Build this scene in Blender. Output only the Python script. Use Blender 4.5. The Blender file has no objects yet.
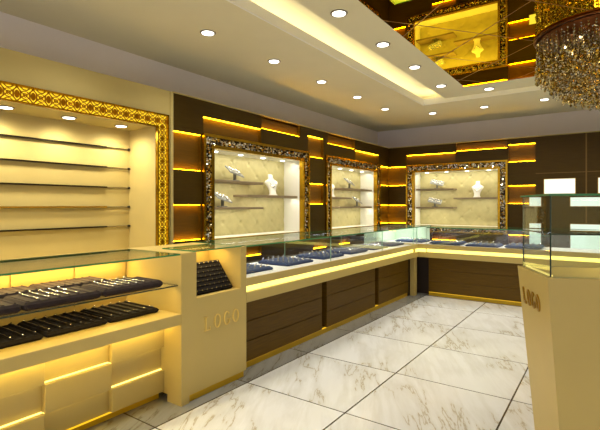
import bpy, math, random
from mathutils import Vector, Matrix
random.seed(7)
PI = math.pi
SC = bpy.context.scene
COL = SC.collection

# ------------------------------------------------------------------ materials
def lin(c):
    return tuple(((v/255)/12.92 if v/255 <= .04045 else (((v/255)+.055)/1.055)**2.4) for v in c)

def mat(name):
    m = bpy.data.materials.new(name); m.use_nodes = True
    nt = m.node_tree; nt.nodes.clear()
    out = nt.nodes.new('ShaderNodeOutputMaterial')
    return m, nt, out

def pbr(name, rgb, rough=.5, metal=0., var=.0, scale=8., stretch=(1, 1, 1), bump=0., rgb2=None, spec=.5, coat=0.):
    m, nt, out = mat(name)
    b = nt.nodes.new('ShaderNodeBsdfPrincipled')
    b.inputs['Roughness'].default_value = rough
    b.inputs['Metallic'].default_value = metal
    b.inputs['Specular IOR Level'].default_value = spec
    b.inputs['Coat Weight'].default_value = coat
    c = lin(rgb); b.inputs['Base Color'].default_value = (*c, 1)
    tc = nt.nodes.new('ShaderNodeTexCoord'); mp = nt.nodes.new('ShaderNodeMapping')
    mp.inputs['Scale'].default_value = stretch
    nz = nt.nodes.new('ShaderNodeTexNoise'); nz.inputs['Scale'].default_value = scale; nz.inputs['Detail'].default_value = 4
    nt.links.new(tc.outputs['Object'], mp.inputs[0]); nt.links.new(mp.outputs[0], nz.inputs['Vector'])
    if rgb2 or var:
        c2 = lin(rgb2) if rgb2 else tuple(v*(1-var) for v in c)
        mx = nt.nodes.new('ShaderNodeMix'); mx.data_type = 'RGBA'
        mx.inputs[6].default_value = (*c, 1); mx.inputs[7].default_value = (*c2, 1)
        rp = nt.nodes.new('ShaderNodeValToRGB'); rp.color_ramp.elements[0].position = .35; rp.color_ramp.elements[1].position = .65
        nt.links.new(nz.outputs[0], rp.inputs[0]); nt.links.new(rp.outputs[0], mx.inputs[0])
        nt.links.new(mx.outputs[2], b.inputs['Base Color'])
    if bump:
        bp = nt.nodes.new('ShaderNodeBump'); bp.inputs['Strength'].default_value = bump; bp.inputs['Distance'].default_value = .004
        nt.links.new(nz.outputs[0], bp.inputs['Height']); nt.links.new(bp.outputs[0], b.inputs['Normal'])
    nt.links.new(b.outputs[0], out.inputs[0])
    return m

def emit(name, rgb, strength):
    m, nt, out = mat(name)
    e = nt.nodes.new('ShaderNodeEmission'); e.inputs[0].default_value = (*lin(rgb), 1); e.inputs[1].default_value = strength
    nt.links.new(e.outputs[0], out.inputs[0]); return m

def thin_glass(name, tint, refl=1.0):
    m, nt, out = mat(name)
    t = nt.nodes.new('ShaderNodeBsdfTransparent'); t.inputs[0].default_value = (*tint, 1)
    g = nt.nodes.new('ShaderNodeBsdfGlossy'); g.inputs['Roughness'].default_value = .0; g.inputs[0].default_value = (refl, refl, refl, 1)
    f = nt.nodes.new('ShaderNodeLayerWeight'); f.inputs[0].default_value = .5
    p5 = nt.nodes.new('ShaderNodeMath'); p5.operation = 'POWER'; p5.inputs[1].default_value = 5; nt.links.new(f.outputs['Facing'], p5.inputs[0])
    ma = nt.nodes.new('ShaderNodeMath'); ma.operation = 'MULTIPLY_ADD'; ma.inputs[1].default_value = .94; ma.inputs[2].default_value = .03; nt.links.new(p5.outputs[0], ma.inputs[0])
    mx = nt.nodes.new('ShaderNodeMixShader')
    nt.links.new(ma.outputs[0], mx.inputs[0]); nt.links.new(t.outputs[0], mx.inputs[1]); nt.links.new(g.outputs[0], mx.inputs[2])
    nt.links.new(mx.outputs[0], out.inputs[0]); return m

def crystal(name, rgb, mixf, rough=.04):
    m, nt, out = mat(name)
    t = nt.nodes.new('ShaderNodeBsdfTransparent'); t.inputs[0].default_value = (.9, .85, .75, 1)
    g = nt.nodes.new('ShaderNodeBsdfGlossy'); g.inputs['Roughness'].default_value = rough; g.inputs[0].default_value = (*lin(rgb), 1)
    mx = nt.nodes.new('ShaderNodeMixShader'); mx.inputs[0].default_value = mixf
    nt.links.new(t.outputs[0], mx.inputs[1]); nt.links.new(g.outputs[0], mx.inputs[2])
    nt.links.new(mx.outputs[0], out.inputs[0]); return m

def marble():
    m, nt, out = mat('marble_tiles')
    N = nt.nodes.new; L = nt.links.new
    tc = N('ShaderNodeTexCoord'); sp = N('ShaderNodeSeparateXYZ'); L(tc.outputs['Object'], sp.inputs[0])
    def math_(op, a, b=None):
        n = N('ShaderNodeMath'); n.operation = op
        for i, v in enumerate((a, b)):
            if v is None: continue
            if isinstance(v, (int, float)): n.inputs[i].default_value = v
            else: L(v, n.inputs[i])
        return n.outputs[0]
    def line(src, off, period, w):
        a = math_('ADD', src, off); q = math_('DIVIDE', a, period); fr = math_('FRACT', q)
        d = math_('ABSOLUTE', math_('SUBTRACT', fr, .5)); d2 = math_('MULTIPLY', math_('SUBTRACT', .5, d), period)
        return math_('LESS_THAN', d2, w), math_('FLOOR', q)
    lx, ix = line(sp.outputs[0], 2.175 + 8.2, .82, .0055)
    ly, iy = line(sp.outputs[1], 8.0 - 2.41, .80, .0045)
    # each slab gets its own veins
    cb = N('ShaderNodeCombineXYZ'); L(math_('MULTIPLY', ix, 3.7), cb.inputs[0]); L(math_('MULTIPLY', iy, 5.3), cb.inputs[1]); L(math_('ADD', ix, iy), cb.inputs[2])
    va = N('ShaderNodeVectorMath'); va.operation = 'ADD'; L(tc.outputs['Object'], va.inputs[0]); L(cb.outputs[0], va.inputs[1])
    mr = N('ShaderNodeMapping'); mr.inputs['Rotation'].default_value = (0, 0, math.radians(62)); L(va.outputs[0], mr.inputs[0])
    mp = N('ShaderNodeMapping'); mp.inputs['Scale'].default_value = (.55, 3.0, 1)
    L(mr.outputs[0], mp.inputs[0])
    nz = N('ShaderNodeTexNoise'); nz.inputs['Scale'].default_value = 1.7; nz.inputs['Detail'].default_value = 7; nz.inputs['Distortion'].default_value = .35; nz.inputs['Roughness'].default_value = .62
    L(mp.outputs[0], nz.inputs['Vector'])
    vein = math_('ABSOLUTE', math_('SUBTRACT', nz.outputs[0], .5))
    rp = N('ShaderNodeValToRGB'); r = rp.color_ramp
    r.elements[0].position = 0.0; r.elements[0].color = (*lin((172, 167, 158)), 1)
    r.elements[1].position = .016; r.elements[1].color = (*lin((218, 220, 225)), 1)
    e = r.elements.new(.008); e.color = (*lin((200, 195, 186)), 1)
    e = r.elements.new(.14); e.color = (*lin((232, 235, 243)), 1)
    nzm = N('ShaderNodeTexNoise'); nzm.inputs['Scale'].default_value = 1.6; L(va.outputs[0], nzm.inputs['Vector'])
    msk = math_('MULTIPLY', math_('MAXIMUM', math_('SUBTRACT', nzm.outputs[0], .46), 0.), .5)
    L(math_('ADD', vein, msk), rp.inputs[0])
    nz2 = N('ShaderNodeTexNoise'); nz2.inputs['Scale'].default_value = 3.; nz2.inputs['Detail'].default_value = 3; L(mp.outputs[0], nz2.inputs['Vector'])
    m1 = N('ShaderNodeMix'); m1.data_type = 'RGBA'; m1.blend_type = 'MULTIPLY'; m1.inputs[0].default_value = .14
    L(rp.outputs[0], m1.inputs[6]); L(nz2.outputs[0], m1.inputs[7])
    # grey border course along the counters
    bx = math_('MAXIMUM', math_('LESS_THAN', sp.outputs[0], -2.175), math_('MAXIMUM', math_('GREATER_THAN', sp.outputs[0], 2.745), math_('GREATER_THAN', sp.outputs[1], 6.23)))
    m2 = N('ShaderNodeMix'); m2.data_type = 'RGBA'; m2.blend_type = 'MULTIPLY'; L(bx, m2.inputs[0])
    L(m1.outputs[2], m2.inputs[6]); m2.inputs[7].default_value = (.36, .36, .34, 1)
    g1 = math_('MAXIMUM', lx, ly)
    m3 = N('ShaderNodeMix'); m3.data_type = 'RGBA'; L(g1, m3.inputs[0]); L(m2.outputs[2], m3.inputs[6]); m3.inputs[7].default_value = (*lin((52, 46, 36)), 1)
    b = N('ShaderNodeBsdfPrincipled'); L(m3.outputs[2], b.inputs['Base Color']); b.inputs['Roughness'].default_value = .22
    b.inputs['Specular IOR Level'].default_value = .45
    L(b.outputs[0], out.inputs[0]); return m

def amber_mirror():
    m, nt, out = mat('amber_mirror')
    N = nt.nodes.new; L = nt.links.new
    tc = N('ShaderNodeTexCoord')
    def fam(ang, period, off, w):
        mp = N('ShaderNodeMapping'); mp.inputs['Rotation'].default_value = (0, 0, math.radians(ang)); L(tc.outputs['Object'], mp.inputs[0])
        sp = N('ShaderNodeSeparateXYZ'); L(mp.outputs[0], sp.inputs[0])
        a = N('ShaderNodeMath'); a.operation = 'MULTIPLY_ADD'; L(sp.outputs[0], a.inputs[0]); a.inputs[1].default_value = 1/period; a.inputs[2].default_value = off
        f = N('ShaderNodeMath'); f.operation = 'FRACT'; L(a.outputs[0], f.inputs[0])
        l = N('ShaderNodeMath'); l.operation = 'LESS_THAN'; L(f.outputs[0], l.inputs[0]); l.inputs[1].default_value = w/period
        return l.outputs[0]
    a = fam(38, .62, .15, .012); b_ = fam(-47, .62, .3, .012)
    mx = N('ShaderNodeMath'); mx.operation = 'MAXIMUM'; L(a, mx.inputs[0]); L(b_, mx.inputs[1])
    g = N('ShaderNodeBsdfGlossy'); g.inputs[0].default_value = (1.0, .70, .04, 1); g.inputs['Roughness'].default_value = .0
    d = N('ShaderNodeBsdfPrincipled'); d.inputs['Base Color'].default_value = (*lin((150, 100, 30)), 1); d.inputs['Roughness'].default_value = .35; d.inputs['Metallic'].default_value = .7
    ms = N('ShaderNodeMixShader'); L(mx.outputs[0], ms.inputs[0]); L(g.outputs[0], ms.inputs[1]); L(d.outputs[0], ms.inputs[2])
    L(ms.outputs[0], out.inputs[0]); return m

M = {}
M['beige'] = pbr('cream_lacquer', (190, 168, 100), .42, var=.05, scale=3, spec=.4)
M['wallbeige'] = pbr('cream_wall_paint', (196, 178, 116), .7, var=.04, scale=5, bump=.05)
M['ceiling'] = pbr('ceiling_paint', (228, 222, 192), .85, var=.03, scale=3, bump=.05)
M['band'] = pbr('grey_upper_wall_paint', (238, 232, 236), .85, var=.03, scale=3)
M['brown'] = pbr('dark_brown_laminate', (68, 50, 6), .45, rgb2=(62, 45, 5), scale=6, stretch=(1, 1, 14), spec=.2)
M['recess'] = pbr('recess_board_led_glow', (92, 66, 12), .45, rgb2=(84, 60, 11), scale=6, stretch=(1, 1, 14), spec=.25)  # brown laminate lightened, part of the LED glow put into its colour
M['brown_counter'] = pbr('walnut_counter_board', (100, 74, 14), .5, rgb2=(88, 64, 12), scale=5, stretch=(1, 1, 18), spec=.2)
M['dark'] = pbr('black_brown_recess', (42, 28, 14), .6)
M['gold'] = pbr('polished_gold_trim', (200, 160, 48), .22, 1., var=.1, scale=20)
M['latt'] = pbr('bronze_gold_lattice', (176, 120, 22), .3, .9)
M['goldletter'] = pbr('gold_letters', (222, 192, 100), .3, .1)
M['inlay'] = pbr('dull_gold_inlay', (112, 84, 26), .5, .1)
M['goldletter2'] = pbr('bronze_gold_letters', (168, 130, 40), .35, .5)
M['toe'] = pbr('gold_toe_plate', (206, 168, 26), .35, .3)
M['tuft'] = pbr('tufted_cream_leather', (198, 188, 138), .5, var=.12, scale=9, bump=.15)
M['white'] = pbr('white_lacquer', (240, 240, 236), .45)
M['deck'] = pbr('pale_lilac_deck_cloth', (226, 222, 228), .6)
M['shelfwood'] = pbr('taupe_shelf', (150, 132, 106), .5)
M['silver'] = pbr('silver_jewellery', (225, 225, 228), .18, 1.)
M['goldj'] = pbr('gold_jewellery', (235, 190, 90), .2, 1.)
M['chrome'] = pbr('chrome', (180, 178, 172), .2, 1.)
M['darkmetal'] = pbr('dark_rail_metal', (48, 40, 28), .35, .7)
M['blackvelvet'] = pbr('black_velvet', (30, 26, 26), .9, var=.3, scale=60, spec=.15)
M['taupevelvet'] = pbr('brown_black_leatherette', (52, 43, 43), .8, var=.2, scale=40, spec=.15)
M['navy'] = pbr('navy_velvet', (54, 68, 108), .8, var=.25, scale=60, spec=.2)
M['navyroll'] = pbr('blue_grey_ring_rolls', (92, 106, 146), .6, rgb2=(50, 60, 92), scale=90, spec=.3)
M['bustw'] = pbr('white_bust_leatherette', (245, 243, 238), .5)
M['standpad'] = pbr('grey_stand_pad', (158, 160, 160), .4)
M['standgrey'] = pbr('grey_stand', (120, 120, 116), .4, .3)
M['mos1'] = pbr('mosaic_silver_chip', (214, 208, 196), .12, 1.)
M['mos2'] = pbr('mosaic_dark_chip', (66, 54, 42), .15, .9)
M['mos3'] = pbr('mosaic_gold_chip', (206, 160, 66), .15, 1.)
M['glass'] = thin_glass('clear_glass', (.965, .985, .97))
M['topglass'] = thin_glass('clear_top_glass', (.97, .99, .975), .9)
M['edge'] = pbr('green_glass_edge', (60, 128, 84), .2, spec=.6)
M['edgepale'] = pbr('pale_green_glass_edge', (150, 190, 160), .2, spec=.6)
M['edgedark'] = pbr('dark_glass_edge', (30, 48, 38), .2, spec=.6)
M['frost'] = pbr('mint_white_panel', (214, 232, 214), .35)
M['marble'] = marble()
M['mirror'] = amber_mirror()
M['crystal'] = crystal('smoke_crystal', (190, 186, 172), .5)
M['crystalgold'] = crystal('amber_crystal', (214, 188, 104), .7)
M['rim'] = pbr('bronze_rim', (110, 62, 28), .3, .8)
M['led_gold'] = emit('gold_led', (255, 188, 18), 24)
M['led_fascia'] = emit('fascia_led', (255, 236, 120), 2.2)
M['led_warm'] = emit('warm_led', (255, 226, 120), 3)
M['led_deck'] = emit('deck_led', (255, 226, 120), 30)
M['led_soft'] = emit('soft_led', (255, 232, 130), 1.1)
M['led_toe'] = emit('toe_led', (255, 200, 40), 1.2)
M['led_cove'] = emit('cove_led', (255, 238, 200), 14)
M['led_white'] = emit('white_led', (250, 255, 240), 7)
M['lamp'] = emit('downlight_lamp', (255, 250, 238), 5)
M['bulb'] = emit('chandelier_bulb', (255, 235, 180), 12)
M['lightbox'] = emit('white_lightbox', (238, 250, 236), 1.25)
M['filiglow'] = emit('lattice_backlight', (255, 214, 44), 1.3)
M['ring_d'] = pbr('downlight_ring', (120, 112, 98), .4, .3)

# ------------------------------------------------------------------ mesh helper
class MB:
    def __init__(s): s.v = []; s.f = []; s.mi = []; s.smooth = []
    def add(s, vs, fs, mi=0, smooth=False):
        n = len(s.v); s.v += [tuple(p) for p in vs]
        for f in fs: s.f.append(tuple(i+n for i in f)); s.mi.append(mi); s.smooth.append(smooth)
        return s
    def box(s, x0, x1, y0, y1, z0, z1, mi=0, bev=0.):
        if x0 > x1: x0, x1 = x1, x0
        if y0 > y1: y0, y1 = y1, y0
        if z0 > z1: z0, z1 = z1, z0
        if bev <= 0:
            v = [(x, y, z) for x in (x0, x1) for y in (y0, y1) for z in (z0, z1)]
            f = [(0, 1, 3, 2), (4, 6, 7, 5), (0, 4, 5, 1), (2, 3, 7, 6), (0, 2, 6, 4), (1, 5, 7, 3)]
            return s.add(v, f, mi)
        b = bev
        P = []
        for (z, i) in ((z0, b), (z0+b, 0), (z1-b, 0), (z1, b)):
            xa, xb, ya, yb = x0+i, x1-i, y0+i, y1-i; c = b if i == 0 else b*.5
            P += [(xa+c, ya, z), (xb-c, ya, z), (xb, ya+c, z), (xb, yb-c, z), (xb-c, yb, z), (xa+c, yb, z), (xa, yb-c, z), (xa, ya+c, z)]
        F = [tuple(reversed(range(8))), tuple(range(24, 32))]
        for k in range(3):
            for j in range(8): F.append((k*8+j, k*8+(j+1) % 8, (k+1)*8+(j+1) % 8, (k+1)*8+j))
        return s.add(P, F, mi)
    def pane(s, x0, x1, y0, y1, z0, z1, mi=0, me=1):   # big faces mi, narrow edges me
        d = (x1-x0, y1-y0, z1-z0); ax = d.index(min(d))
        v = [(x, y, z) for x in (x0, x1) for y in (y0, y1) for z in (z0, z1)]
        fs = [((0, 1, 3, 2), 0), ((4, 6, 7, 5), 0), ((0, 4, 5, 1), 1), ((2, 3, 7, 6), 1), ((0, 2, 6, 4), 2), ((1, 5, 7, 3), 2)]
        n = len(s.v); s.v += v
        for f, a in fs:
            s.f.append(tuple(i+n for i in f)); s.mi.append(mi if a == ax else me); s.smooth.append(False)
        return s
    def tube(s, pts, r, n=8, mi=0, closed=False, caps=True):
        P = [Vector(p) for p in pts]; rings = []; prev = None
        N_ = len(P)
        for i, p in enumerate(P):
            if closed: t = (P[(i+1) % N_]-P[i-1])
            else: t = (P[min(i+1, N_-1)]-P[max(i-1, 0)])
            t.normalize()
            if prev is None:
                a = Vector((0, 0, 1)) if abs(t.z) < .9 else Vector((1, 0, 0)); u = t.cross(a).normalized()
            else:
                u = (prev - t*prev.dot(t)).normalized()
            prev = u; w = t.cross(u); rr = r[i] if isinstance(r, (list, tuple)) else r
            rings.append([p+(u*math.cos(2*PI*k/n)+w*math.sin(2*PI*k/n))*rr for k in range(n)])
        V = [q for rg in rings for q in rg]; F = []
        for i in range(N_ if closed else N_-1):
            j = (i+1) % N_
            for k in range(n): F.append((i*n+k, i*n+(k+1) % n, j*n+(k+1) % n, j*n+k))
        s.add(V, F, mi, True)
        if caps and not closed:
            s.add(rings[0], [tuple(reversed(range(n)))], mi); s.add(rings[-1], [tuple(range(n))], mi)
        return s
    def lathe(s, prof, c=(0, 0, 0), n=24, mi=0, smooth=True, sx=1., sy=1.):
        V = []; F = []
        for r, z in prof:
            for k in range(n): V.append((c[0]+r*sx*math.cos(2*PI*k/n), c[1]+r*sy*math.sin(2*PI*k/n), c[2]+z))
        for i in range(len(prof)-1):
            for k in range(n): F.append((i*n+k, i*n+(k+1) % n, (i+1)*n+(k+1) % n, (i+1)*n+k))
        F.append(tuple(reversed(range(n)))); F.append(tuple(range((len(prof)-1)*n, len(prof)*n)))
        return s.add(V, F, mi, smooth)
    def octa(s, c, r, h=None, mi=0):
        h = h or r; x, y, z = c; a = random.random()*1.5
        V = [(x, y, z+h), (x, y, z-h)]+[(x+r*math.cos(a+k*PI/2), y+r*math.sin(a+k*PI/2), z) for k in range(4)]
        F = []
        for k in range(4): F += [(0, 2+k, 2+(k+1) % 4), (1, 2+(k+1) % 4, 2+k)]
        return s.add(V, F, mi)
    def sphere(s, c, r, mi=0, n=8, m=5):
        prof = [(max(r*math.sin(PI*i/m), 1e-4), -r*math.cos(PI*i/m)) for i in range(m+1)]
        return s.lathe(prof, c, n, mi)
    def prism(s, poly, axis_o, u, w, t, mi=0):   # 2-D polygon in plane (u, w) from origin, extruded by vector t
        o = Vector(axis_o); u = Vector(u); w = Vector(w); t = Vector(t); n = len(poly)
        a = [o+u*p[0]+w*p[1] for p in poly]; b = [p+t for p in a]
        F = [tuple(range(n)), tuple(reversed(range(n, 2*n)))]+[(i, i+n, (i+1) % n+n, (i+1) % n) for i in range(n)]
        return s.add(a+b, F, mi)
    def build(s, name, mats, parent=None, label=None):
        me = bpy.data.meshes.new(name)
        off = wloc(parent)
        me.from_pydata([(x-off[0], y-off[1], z-off[2]) for x, y, z in s.v], [], s.f)
        for m in (mats if isinstance(mats, (list, tuple)) else [mats]): me.materials.append(M[m])
        me.polygons.foreach_set('material_index', s.mi); me.polygons.foreach_set('use_smooth', s.smooth)
        me.update()
        import bmesh
        bm = bmesh.new(); bm.from_mesh(me); bmesh.ops.recalc_face_normals(bm, faces=bm.faces); bm.to_mesh(me); bm.free()
        o = bpy.data.objects.new(name, me); COL.objects.link(o)
        if parent: o.parent = parent
        if label: o['label'] = label
        return o

def wloc(o):
    v = Vector((0, 0, 0))
    while o: v += o.location; o = o.parent
    return v
def empty(name, loc, rz=0., label=None, cat=None, group=None):
    o = bpy.data.objects.new(name, None); COL.objects.link(o); o.location = loc; o.rotation_euler = (0, 0, rz)
    o.empty_display_size = .05
    tag(o, label, cat, group); return o
def tag(o, label=None, cat=None, group=None, kind=None):
    if label: o['label'] = label
    if cat: o['category'] = cat
    if group: o['group'] = group
    if kind: o['kind'] = kind
    return o
KIDS = {}
def copy_tree(o, parent=None):
    kids = list(o.children)
    c = o.copy(); COL.objects.link(c)
    if parent: c.parent = parent
    for k in kids: copy_tree(k, c)
    return c
def cells(x0, x1, z0, z1, holes):
    xs = sorted({x0, x1, *[min(max(h[0], x0), x1) for h in holes], *[min(max(h[1], x0), x1) for h in holes]})
    zs = sorted({z0, z1, *[min(max(h[2], z0), z1) for h in holes], *[min(max(h[3], z0), z1) for h in holes]})
    out = []
    for i in range(len(xs)-1):
        for j in range(len(zs)-1):
            cx = (xs[i]+xs[i+1])/2; cz = (zs[j]+zs[j+1])/2
            if not any(h[0] < cx < h[1] and h[2] < cz < h[3] for h in holes): out.append((xs[i], xs[i+1], zs[j], zs[j+1]))
    return out

def area(name, loc, size, energy, rgb=(255, 214, 140), direction=(0, 0, -1), parent=None, spread=PI):
    l = bpy.data.lights.new(name, 'AREA'); l.shape = 'RECTANGLE'; l.size, l.size_y = size; l.energy = energy; l.color = lin(rgb); l.spread = spread
    o = bpy.data.objects.new(name, l); COL.objects.link(o)
    za = -Vector(direction).normalized()
    if size[0] >= size[1]:
        xa = Vector((1, 0, 0)); xa = (xa-za*xa.dot(za)).normalized(); ya = za.cross(xa)
    else:
        ya = Vector((0, 1, 0)); ya = (ya-za*ya.dot(za)).normalized(); xa = ya.cross(za)
    o.rotation_euler = Matrix((xa, ya, za)).transposed().to_euler()
    o.location = Vector(loc)-wloc(parent)
    if parent: o.parent = parent
    return o

# ------------------------------------------------------------------ room shell
CEIL = 2.79; TOP = 2.375
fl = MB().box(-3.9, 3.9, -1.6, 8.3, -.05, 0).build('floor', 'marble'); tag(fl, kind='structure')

# outer walls (grey band shows above the cladding)
tag(MB().box(-3.92, -3.82, -1.6, 8.24, TOP-.06, 3.1).build('wall_upper_left', 'band'), kind='structure')
tag(MB().box(-3.82, 3.82, 8.14, 8.24, TOP-.06, 3.1).build('wall_upper_back', 'band'), kind='structure')
tag(MB().box(3.4, 3.92, -1.6, 8.24, 0, 3.1).build('wall_right', 'wallbeige'), kind='structure')
# front wall behind the camera left out so the world's ambient fill gets in

# left niches / back niche as (a0, a1) along the wall
N1 = (3.08, 5.01); N2 = (5.45, 7.30); N3 = (-3.05, -1.34)
NZ = (.83, 2.04); FR = (.15, .14, .12)   # frame widths side, top, bottom
CELLS_L = [  # y0, y1, z0, z1, strips at 't' top and / or 'b' bottom edge
    (2.70, 3.07, 1.65, 2.02, 'tb'), (2.70, 3.07, .955, 1.31, 'tb'),
    (3.10, 4.01, 2.04, 2.215, 't'), (4.02, 4.82, 2.225, 2.374, 'b'),
    (5.01, 5.41, 1.98, 2.27, 'tb'), (5.01, 5.41, 1.32, 1.61, 'tb'),
    (5.53, 6.37, 2.22, 2.374, 'b'), (6.39, 7.28, 2.04, 2.21, 't'),
    (7.31, 7.72, 1.67, 2.02, 'tb'), (7.31, 7.72, .975, 1.31, 'tb'),
    (3.70, 4.02, .715, .829, 'b'), (5.15, 5.50, .69, .80, 'b'), (5.88, 6.21, .70, .80, 'b')]
CELLS_B = [
    (-3.40, -3.07, 1.67, 2.02, 'tb'), (-3.40, -3.07, .975, 1.31, 'tb'),
    (-3.05, -2.17, 2.04, 2.22, 't'), (-2.155, -1.35, 2.235, 2.374, 'b'),
    (-1.335, -.945, 2.00, 2.28, 'tb'), (-1.335, -.945, 1.33, 1.62, 'tb'), (-1.335, -.945, .50, .83, 't'),
    (-2.58, -2.16, .695, .82, 'b')]
def niche_hole(n): return (n[0], n[1], NZ[0], NZ[1])
Y_BEIGE = 2.707
wl = MB()
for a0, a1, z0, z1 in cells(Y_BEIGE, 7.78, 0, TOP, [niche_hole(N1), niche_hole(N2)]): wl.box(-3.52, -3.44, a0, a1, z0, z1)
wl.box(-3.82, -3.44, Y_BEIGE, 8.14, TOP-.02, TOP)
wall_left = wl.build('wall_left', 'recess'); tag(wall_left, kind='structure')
c = MB()
for a0, a1, z0, z1 in cells(Y_BEIGE, 7.72, 0, TOP, [niche_hole(N1), niche_hole(N2)]+[q[:4] for q in CELLS_L]): c.box(-3.4395, -3.40, a0, a1, z0, z1)
c.build('cladding', 'brown', wall_left)
wb = MB()
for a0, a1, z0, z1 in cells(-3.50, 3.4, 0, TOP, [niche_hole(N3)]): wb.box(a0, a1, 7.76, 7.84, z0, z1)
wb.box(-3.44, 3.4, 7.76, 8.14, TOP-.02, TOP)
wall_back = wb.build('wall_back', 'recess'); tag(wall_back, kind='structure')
c = MB()
BOXES = [(-.83, -.41, 1.46, 1.715), (-.15, .27, 1.46, 1.715), (-1.06+.2, -.86+.02, 1.30, 1.43)]
for a0, a1, z0, z1 in cells(-3.40, 3.4, 0, TOP, [niche_hole(N3)]+[q[:4] for q in CELLS_B]): c.box(a0, a1, 7.72, 7.7595, z0, z1)
c.build('cladding', 'brown', wall_back)
g = MB(); g.box(-.94, 3.4, 7.718, 7.722, 1.797, 1.805)
for x in (-.28, .60, 1.48): g.box(x-.009, x+.009, 7.718, 7.722, .9, TOP)
g.build('gold_inlay', 'inlay', wall_back)
def strips(lst, side, parent):
    for a0, a1, z0, z1, w in lst:
        for ch in w:
            z = z1-.005 if ch == 't' else z0+.001
            m = MB()
            if side == 'L': m.box(-3.432, -3.408, a0+.006, a1-.006, z, z+.004)
            else: m.box(a0+.006, a1-.006, 7.728, 7.752, z, z+.004)
            m.build('light_strip', 'led_gold', parent)
strips(CELLS_L, 'L', wall_left); strips(CELLS_B, 'B', wall_back)

# beige wall section with the deep slatted recess
ND = (-1.0, 2.516, .86, 2.022)     # recess y0, y1, z0, z1
w = MB()
for a0, a1, z0, z1 in cells(-1.6, Y_BEIGE, 0, TOP+.006, [ND]): w.box(-3.80, -3.395, a0, a1, z0, z1)
w.box(-3.395, -3.385, Y_BEIGE-.03, Y_BEIGE+.004, 0, TOP)
wb2 = w.build('wall_left_recess', 'wallbeige'); tag(wb2, kind='structure')
q = MB(); q.box(-3.82, -3.80, ND[0], ND[1], ND[2], ND[3]); q.build('recess_back', 'wallbeige', wb2)
q = MB(); q.box(-3.41, -3.385, Y_BEIGE, 7.7, TOP, TOP+.010); q.box(-3.4, 3.4, 7.695, 7.72, TOP, TOP+.010); tag(q.build('trim_1', 'wallbeige'), kind='structure')

# ceiling: outer ring, lip, trough, upper ceiling, inner panel, mirror
EX, EY0, EY1 = 2.255, -.6, 6.385
w = MB()
for a0, a1, b0, b1 in cells(-3.92, 3.92, -1.7, 8.24, [(-EX-.02, EX+.02, EY0-.02, EY1+.02)]): w.box(a0, a1, b0, b1, CEIL, CEIL+.012)
cl = w.build('ceiling', 'ceiling'); tag(cl, kind='structure')
w = MB(); t = .02
w.box(-EX-t, -EX, EY0, EY1+t, CEIL, 2.875); w.box(EX, EX+t, EY0, EY1+t, CEIL, 2.875)
w.box(-EX, EX, EY1, EY1+t, CEIL, 2.875); w.box(-EX, EX, EY0-t, EY0, CEIL, 2.875)
w.build('cove_lip', 'white', cl)
w = MB(); w.box(-2.9, 2.9, -1.2, 7.0, 3.0, 3.02)
w.box(-2.66, -2.64, -1.0, 6.8, CEIL+.012, 3.0); w.box(2.64, 2.66, -1.0, 6.8, CEIL+.012, 3.0); w.box(-2.66, 2.66, 6.78, 6.8, CEIL+.012, 3.0); w.box(-2.66, 2.66, -1.0, -.98, CEIL+.012, 3.0)
tag(w.build('ceiling_upper', 'ceiling'), kind='structure')
PX, PY0, PY1 = 1.87, -.2, 6.14; MX, MY0, MY1 = 1.49, .2, 5.69
w = MB()
for a0, a1, b0, b1 in cells(-PX, PX, PY0, PY1, [(-MX, MX, MY0, MY1)]): w.box(a0, a1, b0, b1, CEIL, 2.998)
ip = w.build('ceiling_inner', 'ceiling'); tag(ip, kind='structure')
mi = MB().box(-MX, MX, MY0, MY1, CEIL, CEIL+.01).build('ceiling_mirror', 'mirror'); tag(mi, kind='structure')
for nm, bx in (('a', (-2.42, -2.39, EY0, EY1, 2.81, 2.825)), ('b', (2.39, 2.42, EY0, EY1, 2.81, 2.825)), ('c', (-2.38, 2.38, 6.50, 6.53, 2.81, 2.825))):
    MB().box(*bx).build('cove_light_strip', 'led_cove', cl)

# ------------------------------------------------------------------ downlights
dlg = {}
def downlight(x, y, z, e, label, group, r=.052, blend=1., ang=120, tilt=None, rgb=(255, 246, 222)):
    key = r
    if key not in dlg:
        o = empty('downlight', (0, 0, 0), 0, label, 'ceiling light', group)
        prof = [(r, -.004), (r*1.28, -.006), (r*1.3, 0.0), (r*1.28, .0)]
        MB().lathe([(r*.98, -.001), (r, -.006), (r*1.26, -.006), (r*1.3, -.0005)], n=28).build('trim_ring', 'ring_d', o)
        MB().lathe([(r*.99, -.0065), (r*.99, -.0085)], n=28).build('lamp', 'lamp', o)
        dlg[key] = o; q = o
    else:
        q = copy_tree(dlg[key])
    q.location = (x, y, z); q['label'] = label; q['group'] = group
    l = bpy.data.lights.new('spot', 'SPOT'); l.energy = e; l.spot_size = math.radians(ang); l.spot_blend = blend; l.color = lin(rgb); l.shadow_soft_size = .05
    o = bpy.data.objects.new('spot', l); COL.objects.link(o); o.location = (x, y, z-.03)
    return q
SPOT = 37
for i, y in enumerate((-.12, .80, 1.71, 2.628, 3.54, 4.453, 5.366, 6.279)):
    downlight(-2.825, y, CEIL, SPOT, 'round white downlight in the outer ceiling border along the left wall', 'downlights in the outer border, left side')
for x in (-2.327, -1.54, -.745, .05, .85, 1.65, 2.45):
    downlight(x, 7.0, CEIL, SPOT, 'round white downlight in the outer ceiling border along the back wall', 'downlights in the outer border, back side')
for y in (-.12, .80, 1.71, 2.628, 3.54, 4.453, 5.366, 6.279):
    downlight(2.825, y, CEIL, SPOT, 'round white downlight in the outer ceiling border along the right wall', 'downlights in the outer border, right side')
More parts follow.
